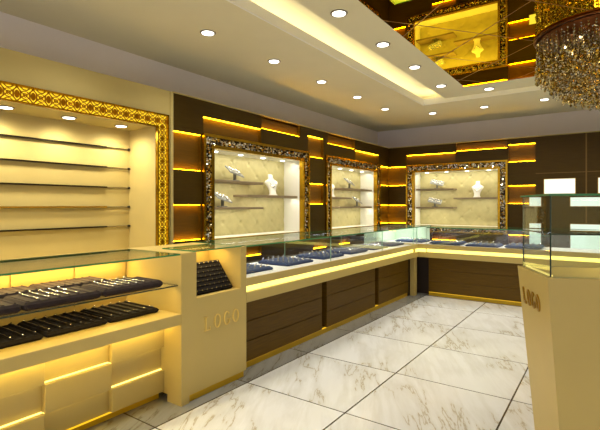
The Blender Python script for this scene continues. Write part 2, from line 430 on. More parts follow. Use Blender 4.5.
for y in (.55, 1.35, 2.146, 2.946, 3.75, 4.56, 5.46):
    downlight(-1.71, y, CEIL, SPOT, 'round recessed white downlight between the cove and the amber mirror, left side', 'downlights beside the mirror, left side')
    downlight(1.71, y, CEIL, SPOT, 'round recessed white downlight between the cove and the amber mirror, right side', 'downlights beside the mirror, right side')
for x in (-1.253, -.45, .35, 1.15):
    downlight(x, 5.95, CEIL, SPOT, 'round recessed white downlight between the cove and the amber mirror, back side', 'downlights beside the mirror, back side')
for y in (-.42, .03, .48, .93, 1.38, 1.84, 2.31):
    downlight(-3.61, y, ND[3], 21, 'small bright downlight in the top of the slatted cream recess', 'downlights inside the slatted recess', r=.045, ang=175, rgb=(255, 240, 200))

# ------------------------------------------------------------------ slatted recess: rails and lattice frame
for k, z in enumerate((1.84, 1.655, 1.47, 1.288, 1.106)):
    names = ('topmost', 'second from top', 'middle', 'second from bottom', 'lowest')
    o = empty('display_rail', (-3.79, .8, z), 0, f'{names[k]} slim metal rail across the cream recess back', 'rail', 'horizontal rails in the cream recess')
    MB().box(-3.80, -3.793, ND[0], 2.512, z-.003, z+.003).build('groove', 'darkmetal', o)
    MB().box(-3.80, -3.778, ND[0]+.2, 2.277, z-.0065, z+.0065).build('bar', 'darkmetal' if k % 2 == 0 else 'goldj' if k == 3 else 'darkmetal', o)
    MB().tube([(-3.785, 2.277, z), (-3.785, 2.50, z)], .0028).build('rod', 'chrome', o)
    MB().lathe([(.011, -.01), (.013, 0), (.011, .01)], (-3.785, 2.503, z), 12).build('end_knob', 'darkmetal', o)

def filigree():
    o = empty('lattice_frame', (-3.38, 1.0, 2.08), 0, 'backlit gold lattice frame around the cream slatted recess', 'frame')
    Z1, Y1, wd, Z0, Y0 = 2.142, 2.642, .122, .80, -1.12
    back = MB()
    back.box(-3.3945, -3.390, Y0, Y1, Z1-wd, Z1); back.box(-3.3945, -3.390, Y1-wd, Y1, Z0, Z1-wd)
    back.build('backlight', 'filiglow', o)
    b = MB(); t = .010
    b.box(-3.3945, -3.362, Y0, Y1+.004, Z1-t, Z1+.004); b.box(-3.3945, -3.362, Y0, Y1-wd+t, Z1-wd-.002, Z1-wd+t)
    b.box(-3.3945, -3.362, Y1-t, Y1+.004, Z0, Z1); b.box(-3.3945, -3.362, Y1-wd-.002, Y1-wd+t, Z0, Z1-wd)
    b.build('border', 'gold', o)
    f = MB(); x = -3.380; r = .0045
    def motif(cy, cz, s, flip=False):
        def P(a, b_): return (x, cy+b_, cz+a) if flip else (x, cy+a, cz+b_)
        h = s/2
        for k in range(2):
            sg = 1 if k else -1
            f.tube([P(-h, -h*.9*sg), P(-h*.35, -h*.25*sg), P(0, 0), P(h*.35, h*.25*sg), P(h, h*.9*sg)], r, 5)
        for rr, n in ((h*.55, 12), (h*.26, 8)):
            f.tube([P(rr*math.cos(2*PI*i/n), rr*math.sin(2*PI*i/n)) for i in range(n)], r*.85, 5, closed=True)
        n8 = 8; V8 = [P(h+.017*math.cos(2*PI*i/n8), .030*math.sin(2*PI*i/n8)) for i in range(n8)]
        f.add(V8+[(q[0]+.003, q[1], q[2]) for q in V8], [tuple(range(n8)), tuple(range(n8, 2*n8))]+[(i, (i+1) % n8, n8+(i+1) % n8, n8+i) for i in range(n8)])
        for s2 in (-1, 1):
            f.tube([P(s2*h, -h), P(s2*h*.62, -h*.45), P(s2*h*.62, h*.45), P(s2*h, h)], r, 5)
            f.tube([P(-h*.6, s2*h), P(-h*.2, s2*h*.7), P(h*.2, s2*h*.7), P(h*.6, s2*h)], r, 5)
    s = .105
    y = Y1-wd/2
    while y > Y0: motif(y, Z1-wd/2, s); y -= .106
    z = Z1-wd/2-.106
    while z > Z0: motif(Y1-wd/2, z, s, True); z -= .106
    f.build('lattice', 'latt', o)
filigree()

# ------------------------------------------------------------------ framed wall showcases
def tuft_panel(mb, x0, x1, z0, z1, y, mi=0):
    nx, nz = 110, 70; px, pz = .15, .145
    V = []; F = []
    for j in range(nz+1):
        for i in range(nx+1):
            X = x0+(x1-x0)*i/nx; Z = z0+(z1-z0)*j/nz
            a = (X-x0)/px; b = (Z-z0)/pz
            u = (a+b)/2*2; v = (a-b)/2*2
            # buttons on a staggered lattice
            d1 = abs(u/2-round(u/2))*2; d2 = abs(v/2-round(v/2))*2
            crease = max(math.exp(-(d1/.14)**2), math.exp(-(d2/.14)**2))
            but = math.exp(-((d1**2+d2**2)/.03))
            V.append((X, y+.003*crease+.016*but, Z))
    for j in range(nz):
        for i in range(nx):
            k = j*(nx+1)+i; F.append((k, k+1, k+nx+2, k+nx+1))
    mb.add(V, F, mi, True)

def mosaic(mb, x0, x1, z0, z1, y, cs=.017):
    nx = max(1, round((x1-x0)/cs)); nz = max(1, round((z1-z0)/cs)); dx = (x1-x0)/nx; dz = (z1-z0)/nz
    for i in range(nx):
        for j in range(nz):
            cx = x0+(i+.5)*dx; cz = z0+(j+.5)*dz; h = .0042; rnd = random.random()
            mi = 0 if rnd < .50 else 1 if rnd < .84 else 2
            tx = random.uniform(-.5, .5)*.008; tz = random.uniform(-.5, .5)*.008; g_ = .44
            V = [(cx-dx*g_, y-h-tx-tz, cz-dz*g_), (cx+dx*g_, y-h+tx-tz, cz-dz*g_), (cx+dx*g_, y-h+tx+tz, cz+dz*g_), (cx-dx*g_, y-h-tx+tz, cz+dz*g_),
                 (cx-dx*g_, y, cz-dz*g_), (cx+dx*g_, y, cz-dz*g_), (cx+dx*g_, y, cz+dz*g_), (cx-dx*g_, y, cz+dz*g_)]
            mb.add(V, [(0, 1, 2, 3), (0, 4, 5, 1), (1, 5, 6, 2), (2, 6, 7, 3), (3, 7, 4, 0)], mi)

def showcase(wid, label, shelf_spec):
    """local frame: x along wall 0..wid, front plane y=0, inside towards +y, z absolute"""
    o = empty('wall_showcase', (0, 0, 0), 0, label, 'display case', 'framed wall showcases')
    z0, z1 = NZ; fs, ft, fb = FR; D = .33
    def ring(a, b, y0, y1):  # rectangular ring between inset a and b (fractions of the frame widths)
        m = MB()
        xa, xb = fs*a, fs*b; ta, tb = ft*a, ft*b; ba, bb = fb*a, fb*b
        m.box(xa, xb, y0, y1, z0+ba, z1-ta); m.box(wid-xb, wid-xa, y0, y1, z0+ba, z1-ta)
        m.box(xb, wid-xb, y0, y1, z1-tb, z1-ta); m.box(xb, wid-xb, y0, y1, z0+ba, z0+bb)
        return m
    ring(0, .2, -.035, .04).build('outer_trim', 'gold', o)
    ring(.2, .76, -.012, .04).build('mosaic_backing', 'mos2', o)
    ring(.76, 1.0, -.030, .04).build('inner_trim', 'gold', o)
    m = MB(); a, b = .215, .745
    mosaic(m, fs*a, fs*b, z0+fb*a, z1-ft*a, -.012); mosaic(m, wid-fs*b, wid-fs*a, z0+fb*a, z1-ft*a, -.012)
    mosaic(m, fs*b, wid-fs*b, z1-ft*b, z1-ft*a, -.012); mosaic(m, fs*b, wid-fs*b, z0+fb*a, z0+fb*b, -.012)
    m.build('mosaic', ['mos1', 'mos2', 'mos3'], o)
    ix0, ix1, iz0, iz1 = fs, wid-fs, z0+fb, z1-ft
    for sx in (ix0-.012, ix1): MB().box(sx, sx+.012, .04, D, iz0, iz1).build('side_panel', 'white', o)
    MB().box(ix0-.012, ix1+.012, .04, D, iz1, iz1+.012).build('top_panel', 'white', o)
    MB().box(ix0-.012, ix1+.012, .04, D, iz0-.012, iz0).build('bottom_panel', 'white', o)
    m = MB(); tuft_panel(m, ix0, ix1, iz0, iz1, D-.03); m.box(ix0, ix1, D, D+.01, iz0, iz1); m.build('tufted_back', 'tuft', o)
    for (a0, a1, z) in shelf_spec:
        MB().box(ix0+a0*(ix1-ix0)+(.001 if a0 == 0 else 0), ix0+a1*(ix1-ix0)-(.001 if a1 == 1 else 0), .07, D-.025, z-.028, z, bev=.002).build('shelf', 'shelfwood', o)
    n = 4
    for k in range(n):
        x = ix0+(k+.5)/n*(ix1-ix0)
        MB().lathe([(.028, 0), (.028, -.006), (.024, -.006)], (x, .17, iz1-.001), 16).build('spot_lamp', 'led_white', o)
    area('case_fill', ((ix0+ix1)/2, .10, iz1-.02), (ix1-ix0-.1, .06), CASE_E, (255, 246, 214), (0, .25, -1), o)
    for (a0, a1, z) in shelf_spec:
        w_ = (a1-a0)*(ix1-ix0)
        area('shelf_fill', (ix0+(a0+a1)/2*(ix1-ix0), .11, z-.032), (w_-.06, .04), 1.9*w_, (255, 246, 214), (0, .2, -1), o)  # added fill without a fixture, evens the light below each shelf
    return o
CASE_E = 4.2
LV = (1.325+.22, 1.285, 1.44)
sc1 = showcase(N1[1]-N1[0], 'framed cream tufted wall showcase nearest the slatted recess', [(0, .56, 1.585), (0, .56, 1.285), (.38, 1, 1.43)])
sc1.rotation_euler.z = PI/2; sc1.location = (-3.40, N1[0], 0)
sc2 = showcase(N2[1]-N2[0], 'framed cream tufted wall showcase between the other two, by the room corner', [(.30, 1, 1.585), (0, .52, 1.435), (.26, 1, 1.285)])
sc2.rotation_euler.z = PI/2; sc2.location = (-3.40, N2[0], 0)
sc3 = showcase(N3[1]-N3[0], 'framed cream tufted wall showcase on the back wall', [(0, .48, 1.605), (0, .48, 1.275), (.48, 1, 1.44)])
sc3.location = (N3[0], 7.72, 0)
def in_case(case, a, d, z):
    lx = FR[0]+a
    if case is sc3: return (N3[0]+lx, 7.72+d, z)
    y0 = N1[0] if case is sc1 else N2[0]
    return (-3.40-d, y0+lx, z)

# bracelet stand
def make_stand():
    o = empty('bracelet_stand', (0, 0, 0), 0, 'stand', 'jewellery stand', 'tilted bracelet stands in the wall showcases')
    MB().box(-.045, .045, -.04, .04, 0, .012, bev=.003).build('base', 'standgrey', o)
    MB().box(-.014, .014, -.012, .012, .012, .085).build('post', 'standgrey', o)
    m = MB(); ca, sa = math.cos(.5), math.sin(.5)
    P = []
    for (x, y, z) in [(x, y, z) for x in (-.12, .12) for y in (-.05, .05) for z in (0, .018)]:
        xx = x*.97; zz = .10+z+y*.7-x*.22; P.append((xx, y*.85, zz))
    m.add(P, [(0, 1, 3, 2), (4, 6, 7, 5), (0, 4, 5, 1), (2, 3, 7, 6), (0, 2, 6, 4), (1, 5, 7, 3)])
    m.build('pad', 'standpad', o)
    return o
def make_bracelet():
    m = MB(); n = 20
    m.tube([(.045*math.cos(2*PI*i/n), .038*math.sin(2*PI*i/n), .03*math.cos(2*PI*i/n)*-.3+.0) for i in range(n)], .006, 6, closed=True)
    for i in range(10): m.octa((.045*math.cos(2*PI*i/10), .038*math.sin(2*PI*i/10), -.009*math.cos(2*PI*i/10)), .009)
    o = m.build('bracelet', 'silver'); return tag(o, 'b', 'bracelet', 'silver bracelets lying on the tilted stands')
stand0 = make_stand(); brac0 = make_bracelet(); first = [True]
def place_stand(case, a, z, where, rz=0.):
    p = in_case(case, a, .17, z); rot = (PI/2 if case is not sc3 else 0)+rz
    s, b = (stand0, brac0) if first[0] else (copy_tree(stand0), copy_tree(brac0)); first[0] = False
    s.location = p; s.rotation_euler.z = rot; s['label'] = 'tilted white bracelet stand on the '+where
    R = Matrix.Rotation(rot, 3, 'Z')
    for k, dx in enumerate((-.05, .05)):
        bb = b if k == 0 else copy_tree(b)
        off = R @ Vector((dx, 0, .128-dx*.22)); bb.location = Vector(p)+off; bb.rotation_euler = (.6, .2, rot)
        bb['label'] = 'silver bracelet on the stand, '+where
W1 = N1[1]-N1[0]-.3; W2 = N2[1]-N2[0]-.3; W3 = N3[1]-N3[0]-.3
place_stand(sc1, .51, 1.585, 'upper shelf of the showcase nearest the cream recess')
place_stand(sc1, .31, 1.285, 'lower shelf of the showcase nearest the cream recess')
place_stand(sc2, .90, 1.585, 'upper shelf of the middle showcase')
place_stand(sc2, 1.17, 1.285, 'lower shelf of the middle showcase')
place_stand(sc3, .36, 1.605, 'upper shelf of the back wall showcase')
place_stand(sc3, .32, 1.275, 'lower shelf of the back wall showcase')

# necklace bust
LEAN = .30
BPROF = [(0, .075, .05), (.012, .078, .052), (.03, .06, .04), (.09, .062, .04), (.15, .085, .045), (.19, .115, .048), (.225, .125, .046), (.245, .105, .04), (.265, .065, .034), (.29, .045, .032), (.34, .042, .031), (.352, .034, .024)]
def bust_at(z):
    for i in range(len(BPROF)-1):
        a, b = BPROF[i], BPROF[i+1]
        if a[0] <= z <= b[0]:
            t = (z-a[0])/(b[0]-a[0]); return a[1]+t*(b[1]-a[1]), a[2]+t*(b[2]-a[2])
    return BPROF[-1][1:]
def make_bust():
    m = MB(); n = 28; V = []; F = []
    for z, hx, hy in BPROF:
        for k in range(n):
            a = 2*PI*k/n; V.append((hx*math.copysign(abs(math.cos(a))**.85, math.cos(a)), hy*math.sin(a)+LEAN*z-.04, z))
    for i in range(len(BPROF)-1):
        for k in range(n): F.append((i*n+k, i*n+(k+1) % n, (i+1)*n+(k+1) % n, (i+1)*n+k))
    F += [tuple(reversed(range(n))), tuple(range((len(BPROF)-1)*n, len(BPROF)*n))]
    m.add(V, F, 0, True); return tag(m.build('necklace_bust', 'bustw'), 'b', 'necklace bust', 'white necklace busts in the wall showcases')
def make_necklace():
    m = MB(); n = 26; pts = []
    for i in range(n):
        a = 2*PI*i/n; z = .215-.055*math.cos(a) if True else 0
        z = .225-.065*math.cos(a); hx, hy = bust_at(z)
        x = .062*math.sin(a)*(1 if z < .25 else .85)
        x = max(-hx*.98, min(hx*.98, x)); y = -math.copysign(1, math.cos(a))*hy*math.sqrt(max(0, 1-(x/hx)**2)) if hx else 0
        y *= 1.08; y -= .004*math.copysign(1, math.cos(a)); pts.append((x, y+LEAN*z-.04, z))
    m.tube(pts, .0035, 6, closed=True)
    for i in range(-5, 6):
        p = pts[i]; m.octa((p[0], p[1]-.003, p[2]-.006), .008)
    m.octa((pts[0][0], pts[0][1]-.004, pts[0][2]-.02), .011, .016)
    return tag(m.build('necklace', 'silver'), 'n', 'necklace', 'necklaces on the white busts')
bust0 = make_bust(); neck0 = make_necklace(); fb_ = [True]
def place_bust(case, a, z, where, rz=0., s=1.):
    b, n = (bust0, neck0) if fb_[0] else (copy_tree(bust0), copy_tree(neck0)); fb_[0] = False
    for o in (b, n): o.location = in_case(case, a, .17, z); o.rotation_euler.z = (PI/2 if case is not sc3 else 0)+rz; o.scale = (s, s, s)
    b['label'] = 'white necklace bust standing in the '+where; n['label'] = 'silver pendant necklace hung on the bust in the '+where
place_bust(sc1, 1.20, 1.43, 'showcase nearest the slatted recess', -.35, .78)
place_bust(sc2, .29, 1.435, 'middle showcase', -.35, .78)
place_bust(sc3, 1.05, 1.44, 'back wall showcase', 0, .8)

# ------------------------------------------------------------------ letters
def letter_poly(ch, heavy=False):
    """list of closed polygons (2-D, unit height) for serif-like capital letters"""
    th, tn = (.24, .16) if heavy else (.15, .055)
    out = []
    def q(x0, x1, z0, z1): out.append([(x0, z0), (x1, z0), (x1, z1), (x0, z1)])
    def arc(a0, a1, n=20, w=.40, cx=.42):
        for i in range(n):
            A = a0+(a1-a0)*i/n; B = a0+(a1-a0)*(i+1)/n
            def pt(a, inner):
                rx = w-(th if inner else 0); rz = .5-(tn if inner else 0)
                return (cx+rx*math.cos(a), .5+rz*math.sin(a))
            out.append([pt(A, 1), pt(A, 0), pt(B, 0), pt(B, 1)])
    if ch == 'L':
        q(.12, .12+th, 0, 1); q(.12+th, .68, 0, tn*1.1)
        if not heavy: q(.02, .38, 1-tn, 1); q(.02, .12, 0, tn); q(.64, .70, 0, .26)
    elif ch == 'O': arc(0, 2*PI)
    elif ch == 'G':
        arc(.22*PI, 1.83*PI); q(.62 if not heavy else .58, .62+th+.02, .12, .44); q(.5, .86, .44-tn, .44)
    return out
def logo(parent, origin, u, w, nrm, height, step, heavy, matn, squeeze=1.):
    u = Vector(u); w = Vector(w); nrm = Vector(nrm)
    for i, ch in enumerate('LOGO'):
        m = MB()
        for poly in letter_poly(ch, heavy):
            m.prism([(p[0]*height*squeeze, p[1]*height) for p in poly], Vector(origin)+u*step*i, u, w, nrm*.006)
        m.build('letter', matn, parent)

# ------------------------------------------------------------------ left counter (cream, two-level)
XF, XB = -2.26, -2.88
CT = empty('display_counter', (-2.5, .9, 0), 0, 'cream glass display counter with glowing stepped front panels, beside the slatted recess', 'display counter')
LY0, LY1 = -.02, 1.872
MB().box(XB+.02, XF, LY0, LY1, .53, .60, bev=.002).build('deck', 'beige', CT)
MB().box(XB+.02, -2.47, LY0, LY1, .055, .53).build('body', 'beige', CT)
colw = .379; ys = [LY1-colw*k for k in range(6)]
for k in range(5):
    y1, y0 = ys[k], ys[k+1]
    raised = [(.06, .20), (.355, .53)] if k % 2 == 0 else [(.20, .355)]
    rec = [(.20, .355)] if k % 2 == 0 else [(.06, .20), (.355, .53)]
    for z0, z1 in raised: MB().box(-2.469, -2.430, y0+.001, y1-.001, z0, z1, bev=.003).build('front_panel', 'beige', CT)
    for z0, z1 in rec:
        for zz in ((z0+.001, z1-.005)):
            if zz > .5 or zz < .1: continue
            MB().box(-2.466, -2.455, y0+.004, y1-.004, zz, zz+.004).build('light_strip', 'led_warm', CT)
MB().box(-2.40, -2.385, LY0+.02, LY1-.02, .519, .529).build('deck_light', 'led_deck', CT)
MB().box(-2.52, -2.49, LY0, LY1, .0, .055).build('toe_plate', 'toe', CT)
MB().box(-2.47, -2.46, LY0, LY1, .047, .053).build('toe_light', 'led_toe', CT)
# back panel, sliding doors, rail
MB().box(XB, XB+.018, LY0, LY1, .05, .955).build('back_panel', 'beige', CT)
MB().box(XB-.01, XB+.035, LY0, LY1, .955, .985, bev=.003).build('back_rail', 'beige', CT)
for k in range(5): MB().box(XB+.0185, XB+.028, LY0+.01+k*.376, LY0+.38+k*.376-.006, .64, .94).build('sliding_door', 'beige', CT)
MB().pane(-2.84, -2.268, LY0, LY1, .978, .988).build('top_glass', ['topglass', 'edge'], CT)
MB().pane(-2.85, -2.29, LY0, LY1-.001, .777, .785).build('glass_shelf', ['glass', 'edgedark'], CT)
area('shelf_fill', (-2.31, .92, .765), (.015, 1.8), 3.5, (255, 220, 130), (-.5, 0, -1), CT)  # fill added under the shelf to brighten the deck, no lamp there
area('counter_light', (-2.80, .92, .93), (.02, 1.8), 11, (255, 214, 120), (.35, 0, -1), CT)

# ------------------------------------------------------------------ logo pedestal between the counters
PD = empty('logo_pedestal', (-2.5, 2.2, 0), 0, 'cream pedestal cabinet with gold LOGO letters and a lit tray opening', 'pedestal')
PY0_, PY1_ = 1.873, 2.494
m = MB()
m.box(-2.86, XF, PY0_, 2.0, .05, .99); m.box(-2.86, XF, 2.43, PY1_, .05, .99); m.box(-2.86, XF, 2.0, 2.43, .05, .68)
m.box(-2.86, -2.60, 2.0, 2.43, .68, .99); m.box(-2.4, XF, PY0_, 1.94, 0, .05)
m.build('body', 'beige', PD)
MB().box(-2.84, -2.275, 1.945, PY1_-.015, 0, .0495).build('toe_plate', 'toe', PD)
MB().pane(-2.60, -2.262, 1.985, 2.445, .9905, .999).build('top_glass', ['topglass', 'edge'], PD)
MB().box(-2.595, -2.585, 2.01, 2.42, .965, .975).build('light_strip', 'led_warm', PD)
area('opening_light', (-2.48, 2.215, .982), (.2, .36), 1.6, (255, 210, 110), (-.2, 0, -1), PD)
logo(PD, (XF, 2.066, .440), (0, 1, 0), (0, 0, 1), (1, 0, 0), .098, .092, False, 'goldletter', .82)

# ------------------------------------------------------------------ counters with wood front
def wood_counter(name, label, kind, a0, a1, segs):
    """kind L: along y at the left; kind B: along x at the back"""
    if kind == 'L':
        def B(m, d0, d1, s0, s1, z0, z1, bev=0): return m.box(XF-d1, XF-d0, s0, s1, z0, z1, bev=bev)
        def Pn(m, d0, d1, s0, s1, z0, z1): return m.pane(XF-d1, XF-d0, s0, s1, z0, z1)
        o = empty(name, (XF-.3, (a0+a1)/2, 0), 0, label, 'display counter', 'long glass counters with wood fronts')
    else:
        F0 = 6.16
        def B(m, d0, d1, s0, s1, z0, z1, bev=0): return m.box(s0, s1, F0+d0, F0+d1, z0, z1, bev=bev)
        def Pn(m, d0, d1, s0, s1, z0, z1): return m.pane(s0, s1, F0+d0, F0+d1, z0, z1)
        o = empty(name, ((a0+a1)/2, F0+.3, 0), 0, label, 'display counter', 'long glass counters with wood fronts')
    m = MB(); B(m, 0, .60, a0, a1, .685, .728, 0); B(m, .0, .02, a0, a1, .728, .745); B(m, .035, .60, a0, a1, .635, .685); B(m, 0, .60, a0, a1, .56, .635)
    m.build('fascia', 'beige', o)
    B(MB(), .026, .034, a0+.002, a1-.002, .637, .683).build('light_strip', 'led_fascia', o)
    B(MB(), .021, .60, a0, a1, .7285, .740).build('deck', 'deck', o)
    B(MB(), .24, .58, a0, a1, .05, .56).build('carcass', 'dark', o)
    for s0, s1 in segs:
        m = MB()
        for z0, z1 in ((.055, .215), (.221, .375), (.381, .56)): B(m, .10, .149, s0, s1, z0, z1, .002)
        B(m, .108, .239, s0+.002, s1-.002, .06, .55)
        m.build('front_board', 'brown_counter', o)
    B(MB(), .115, .19, a0, a1, 0, .0455).build('toe_plate', 'toe', o)
    B(MB(), .120, .128, a0, a1, .046, .0530).build('toe_light', 'led_toe', o)
    js = [a0]+[s[1]+.045 for s in segs[:-1]]+[a1]
    for j0, j1 in zip(js[:-1], js[1:]):
        Pn(MB(), .008, .61, j0+.001, j1-.001, .983, .994).build('top_glass', ['topglass', 'edge'], o)
        Pn(MB(), .022, .030, j0+.001, j1-.001, .7405, .9825).build('front_glass', ['glass', 'edgepale'], o)
        Pn(MB(), .602, .608, j0+.001, j1-.001, .7405, .9825).build('back_glass', ['glass', 'edgepale'], o)
    return o
LC = wood_counter('display_counter', 'long glass counter with brown wood front running from the logo pedestal to the corner', 'L', 2.496, 6.04, [(2.496, 3.73), (3.82, 4.95), (5.05, 6.04)])
BC = wood_counter('display_counter', 'glass display counter with brown wood front along the back wall', 'B', -2.14, 2.3, [(-2.14, -.62), (-.53, .9), (.99, 2.3)])
# corner unit
CU = empty('corner_counter', (-2.5, 6.4, 0), 0, 'cream corner counter unit with pillar and mint white back panels', 'corner counter')
m = MB(); m.box(-2.86, XF, 6.041, 6.76, .56, .745); m.box(-2.26, -2.141, 6.16, 6.76, .56, .745)
m.build('fascia', 'beige', CU)
m = MB(); m.box(-2.255, -2.2505, 6.041, 6.155, .637, .683); m.box(-2.25, -2.141, 6.150, 6.1595, .637, .683); m.build('light_strip', 'led_fascia', CU)
MB().box(-2.86, -2.141, 6.18, 6.76, .7455, .750).build('deck', 'deck', CU)
m = MB(); m.box(-2.36, -2.29, 6.10, 6.20, 0.0, .56, bev=.004); m.build('pillar', 'beige', CU)
MB().box(-2.84, -2.37, 6.05, 6.74, .0, .56).box(-2.37, -2.141, 6.38, 6.74, 0, .56).build('carcass', 'dark', CU)
m = MB(); m.box(-2.880, -2.872, 5.68, 6.77, .745, .982); m.box(-2.880, -2.30, 6.772, 6.785, .75, .982); m.build('back_panel', 'frost', CU)
MB().pane(-2.86, -2.268, 6.042, 6.76, .983, .994).build('top_glass', ['topglass', 'edge'], CU)
m = MB(); m.pane(-2.29, -2.282, 6.042, 6.18, .7455, .982); m.pane(-2.282, -2.142, 6.182, 6.190, .7455, .982); m.build('front_glass', ['glass', 'edgepale'], CU)
area('corner_light', (-2.6, 6.45, .97), (.4, .4), 2.2, (238, 255, 235), (-.4, .4, -.6), CU)
area('counter_light', (-2.85, 4.3, .975), (.02, 3.3), 2.8, (235, 240, 255), (.5, 0, -1), LC)
area('counter_light', (0, 6.75, .975), (4.2, .02), 2.2, (235, 240, 255), (0, -.5, -1), BC)

# ------------------------------------------------------------------ trays and jewellery
def rbox(m, x0, x1, y0, y1, z0, z1, r):   # box with softly rounded long front/back edges
    m.box(x0, x1, y0, y1, z0, z1, bev=r)
def make_tray(name, L, D, H, body, ridges, rr, mat_r, cat, group, ridge_axis='x'):
    """local: x depth -D/2..D/2, y length 0..L"""
    o = empty(name, (0, 0, 0), 0, 't', cat, group)
    m = MB(); rbox(m, -D/2, D/2, 0, L, 0, H, min(.012, H*.4)); m.build('base', body, o)
    m = MB()
    for k in range(ridges):
        y = L*(k+.5)/ridges if ridge_axis == 'x' else None
        if ridge_axis == 'x':
            m.tube([(-D/2+.02, y, H-.002), (D/2-.02, y, H-.002)], rr, 8)
        else:
            x = -D/2+D*(k+.5)/ridges; m.tube([(x, .02, H-.002), (x, L-.02, H-.002)], rr, 8)
    m.build('padded_rolls', mat_r, o)
    return o
def make_chain(D, r, nb, matn, label, group):
    m = MB(); pts = [(-D/2+D*i/12, .0012*math.sin(i*1.7), 0) for i in range(13)]
    m.tube(pts, r*.5, 5)
    for i in range(nb):
        t = -D/2+D*(i+.5)/nb; m.octa((t, .0012*math.sin((t+D/2)/D*12*1.7), .0), r*1.2)
    m.sphere((D/2, 0, 0), r*2.0); m.sphere((-D/2, 0, r), r*2.2)
    o = m.build('chain_bracelet', matn); return tag(o, label, 'bracelet', group)

low0 = make_tray('jewellery_tray', .35, .37, .028, 'blackvelvet', 6, .010, 'blackvelvet', 'jewellery tray', 'black trays on the counter deck')
chl0 = make_chain(.29, .0022, 4, 'silver', 'x', 'bracelets on the black deck trays')
order = ['by the logo pedestal', 'second from the logo pedestal', 'third from the logo pedestal', 'farthest from the logo pedestal']
for i, y in enumerate((1.475, 1.115, .755, .395)):
    t = low0 if i == 0 else copy_tree(low0)
    t.location = (-2.60, y, .60); t['label'] = f'flat black velvet tray on the cream counter deck, {order[i]}'
    for k in range(6):
        cch = chl0 if (i == 0 and k == 0) else copy_tree(chl0)
        cch.location = (-2.60, y+.35*(k+.5)/6, .60+.028+.010+.001)
        cch['label'] = f'thin silver chain bracelet on the black deck tray {order[i]}'
up0 = make_tray('jewellery_tray', .40, .27, .042, 'taupevelvet', 8, .007, 'taupevelvet', 'jewellery tray', 'brown black trays on the glass shelf')
chu0 = make_chain(.20, .0030, 24, 'silver', 'x', 'beaded bracelets on the front shelf trays')
for i, y in enumerate((1.375, .965, .555, .145)):
    t = up0 if i == 0 else copy_tree(up0)
    t.location = (-2.445, y, .785); t['label'] = f'padded brown-black tray in the glass shelf front row, {order[i]}'
    for k in range(8):
        if k in (0, 6, 7): continue
        cch = chu0 if (i == 0 and k == 1) else copy_tree(chu0)
        cch.location = (-2.445, y+.40*(k+.5)/8, .785+.042+.008)
        cch['label'] = f'beaded silver bracelet on the front shelf tray {order[i]}'
for i, y in enumerate((1.20, .79, .38)):
    t = copy_tree(up0); t.location = (-2.735, y, .785); t.scale = (.8, 1, 1)
    t['label'] = f'padded brown-black tray in the glass shelf back row, {order[i]}'; t['group'] = 'brown black trays on the glass shelf'

nav0 = make_tray('ring_tray', .43, .37, .022, 'navy', 6, .013, 'navyroll', 'ring tray', 'navy ring trays in the wood front counters', 'y')
def make_ring():
    m = MB(); n = 10
    m.tube([(0, .0075*math.cos(2*PI*i/n), .0075*math.sin(2*PI*i/n)) for i in range(n)], .0026, 5, closed=True)
    m.octa((0, 0, .0105), .0065, .006)
    return tag(m.build('finger_ring', 'silver'), 'r', 'ring', 'silver rings on the navy trays')
ring0 = make_ring(); rf = [True]
def navy_tray(x, y, rz, where):
    t = nav0 if rf[0] else copy_tree(nav0)
    z = .7402 if 'corner' not in where else .7502
    t.location = (x, y, z); t.rotation_euler.z = rz; t['label'] = 'navy velvet ring tray '+where
    R = Matrix.Rotation(rz, 3, 'Z')
    for i in range(6):
        for j in range(5):
            p = R @ Vector((-.185+.37*(i+.5)/6, .05+.32*j/4, .022+.011+.006)); r = ring0 if rf[0] else copy_tree(ring0); rf[0] = False
            r.location = Vector((x, y, z))+p; r.rotation_euler.z = rz; r['label'] = 'silver ring in the navy tray '+where
ordn = ['beside the logo pedestal', 'second along from the logo pedestal', 'third along from the logo pedestal', 'fourth along from the logo pedestal', 'fifth along from the logo pedestal', 'sixth along from the logo pedestal']
for i, y in enumerate((2.58, 3.22, 3.84, 4.42, 5.03, 5.58)):
    navy_tray(-2.59, y, 0, ordn[i])
navy_tray(-2.25, 6.50, PI/2, 'in the corner unit before the mint panels')
for i, x in enumerate((-1.70, -1.20, -.70)):
    navy_tray(x, 6.44, PI/2, 'in the back wall counter, '+('nearest the corner', 'in the middle', 'farthest from the corner')[i])

# tilted tray in the pedestal opening
TT = empty('stud_tray', (-2.305, 2.022, .6935), 0, 'black tray of stud earrings tilted in the logo pedestal opening', 'earring tray')
TT.rotation_euler = (0, math.radians(39), 0)   # leans back
def tl(m, x0, x1, y0, y1, z0, z1, bev=0): return m
LB = MB().box(0, .0, 0, 0, 0, 0)
m = MB(); m.box(-.03, 0, 0, .378, 0, .25, bev=.005)
o = m.build('base', 'blackvelvet'); o.parent = TT
m = MB()
for k in range(7): m.tube([(.0, .012, .018+.0355*k), (.0, .366, .018+.0355*k)], .006, 7)
o = m.build('padded_rolls', 'blackvelvet'); o.parent = TT
TT.rotation_euler = (0, -math.radians(39), 0)
m = MB(); m.octa((0, 0, 0), .0045, .005); m.sphere((0, 0, -.005), .002)
st0 = m.build('stud_earring', 'chrome'); tag(st0, 'small silver stud earring in the tilted tray of the logo pedestal', 'earring', 'stud earrings in the tilted tray')
Rm = Matrix.Rotation(-math.radians(39), 3, 'Y')
k_ = 0
for a in range(7):
    for b in range(8):
        s = st0 if k_ == 0 else copy_tree(st0); k_ += 1
        s.location = Vector(TT.location)+Rm @ Vector((.010, .03+.045*b, .018+.0355*a))

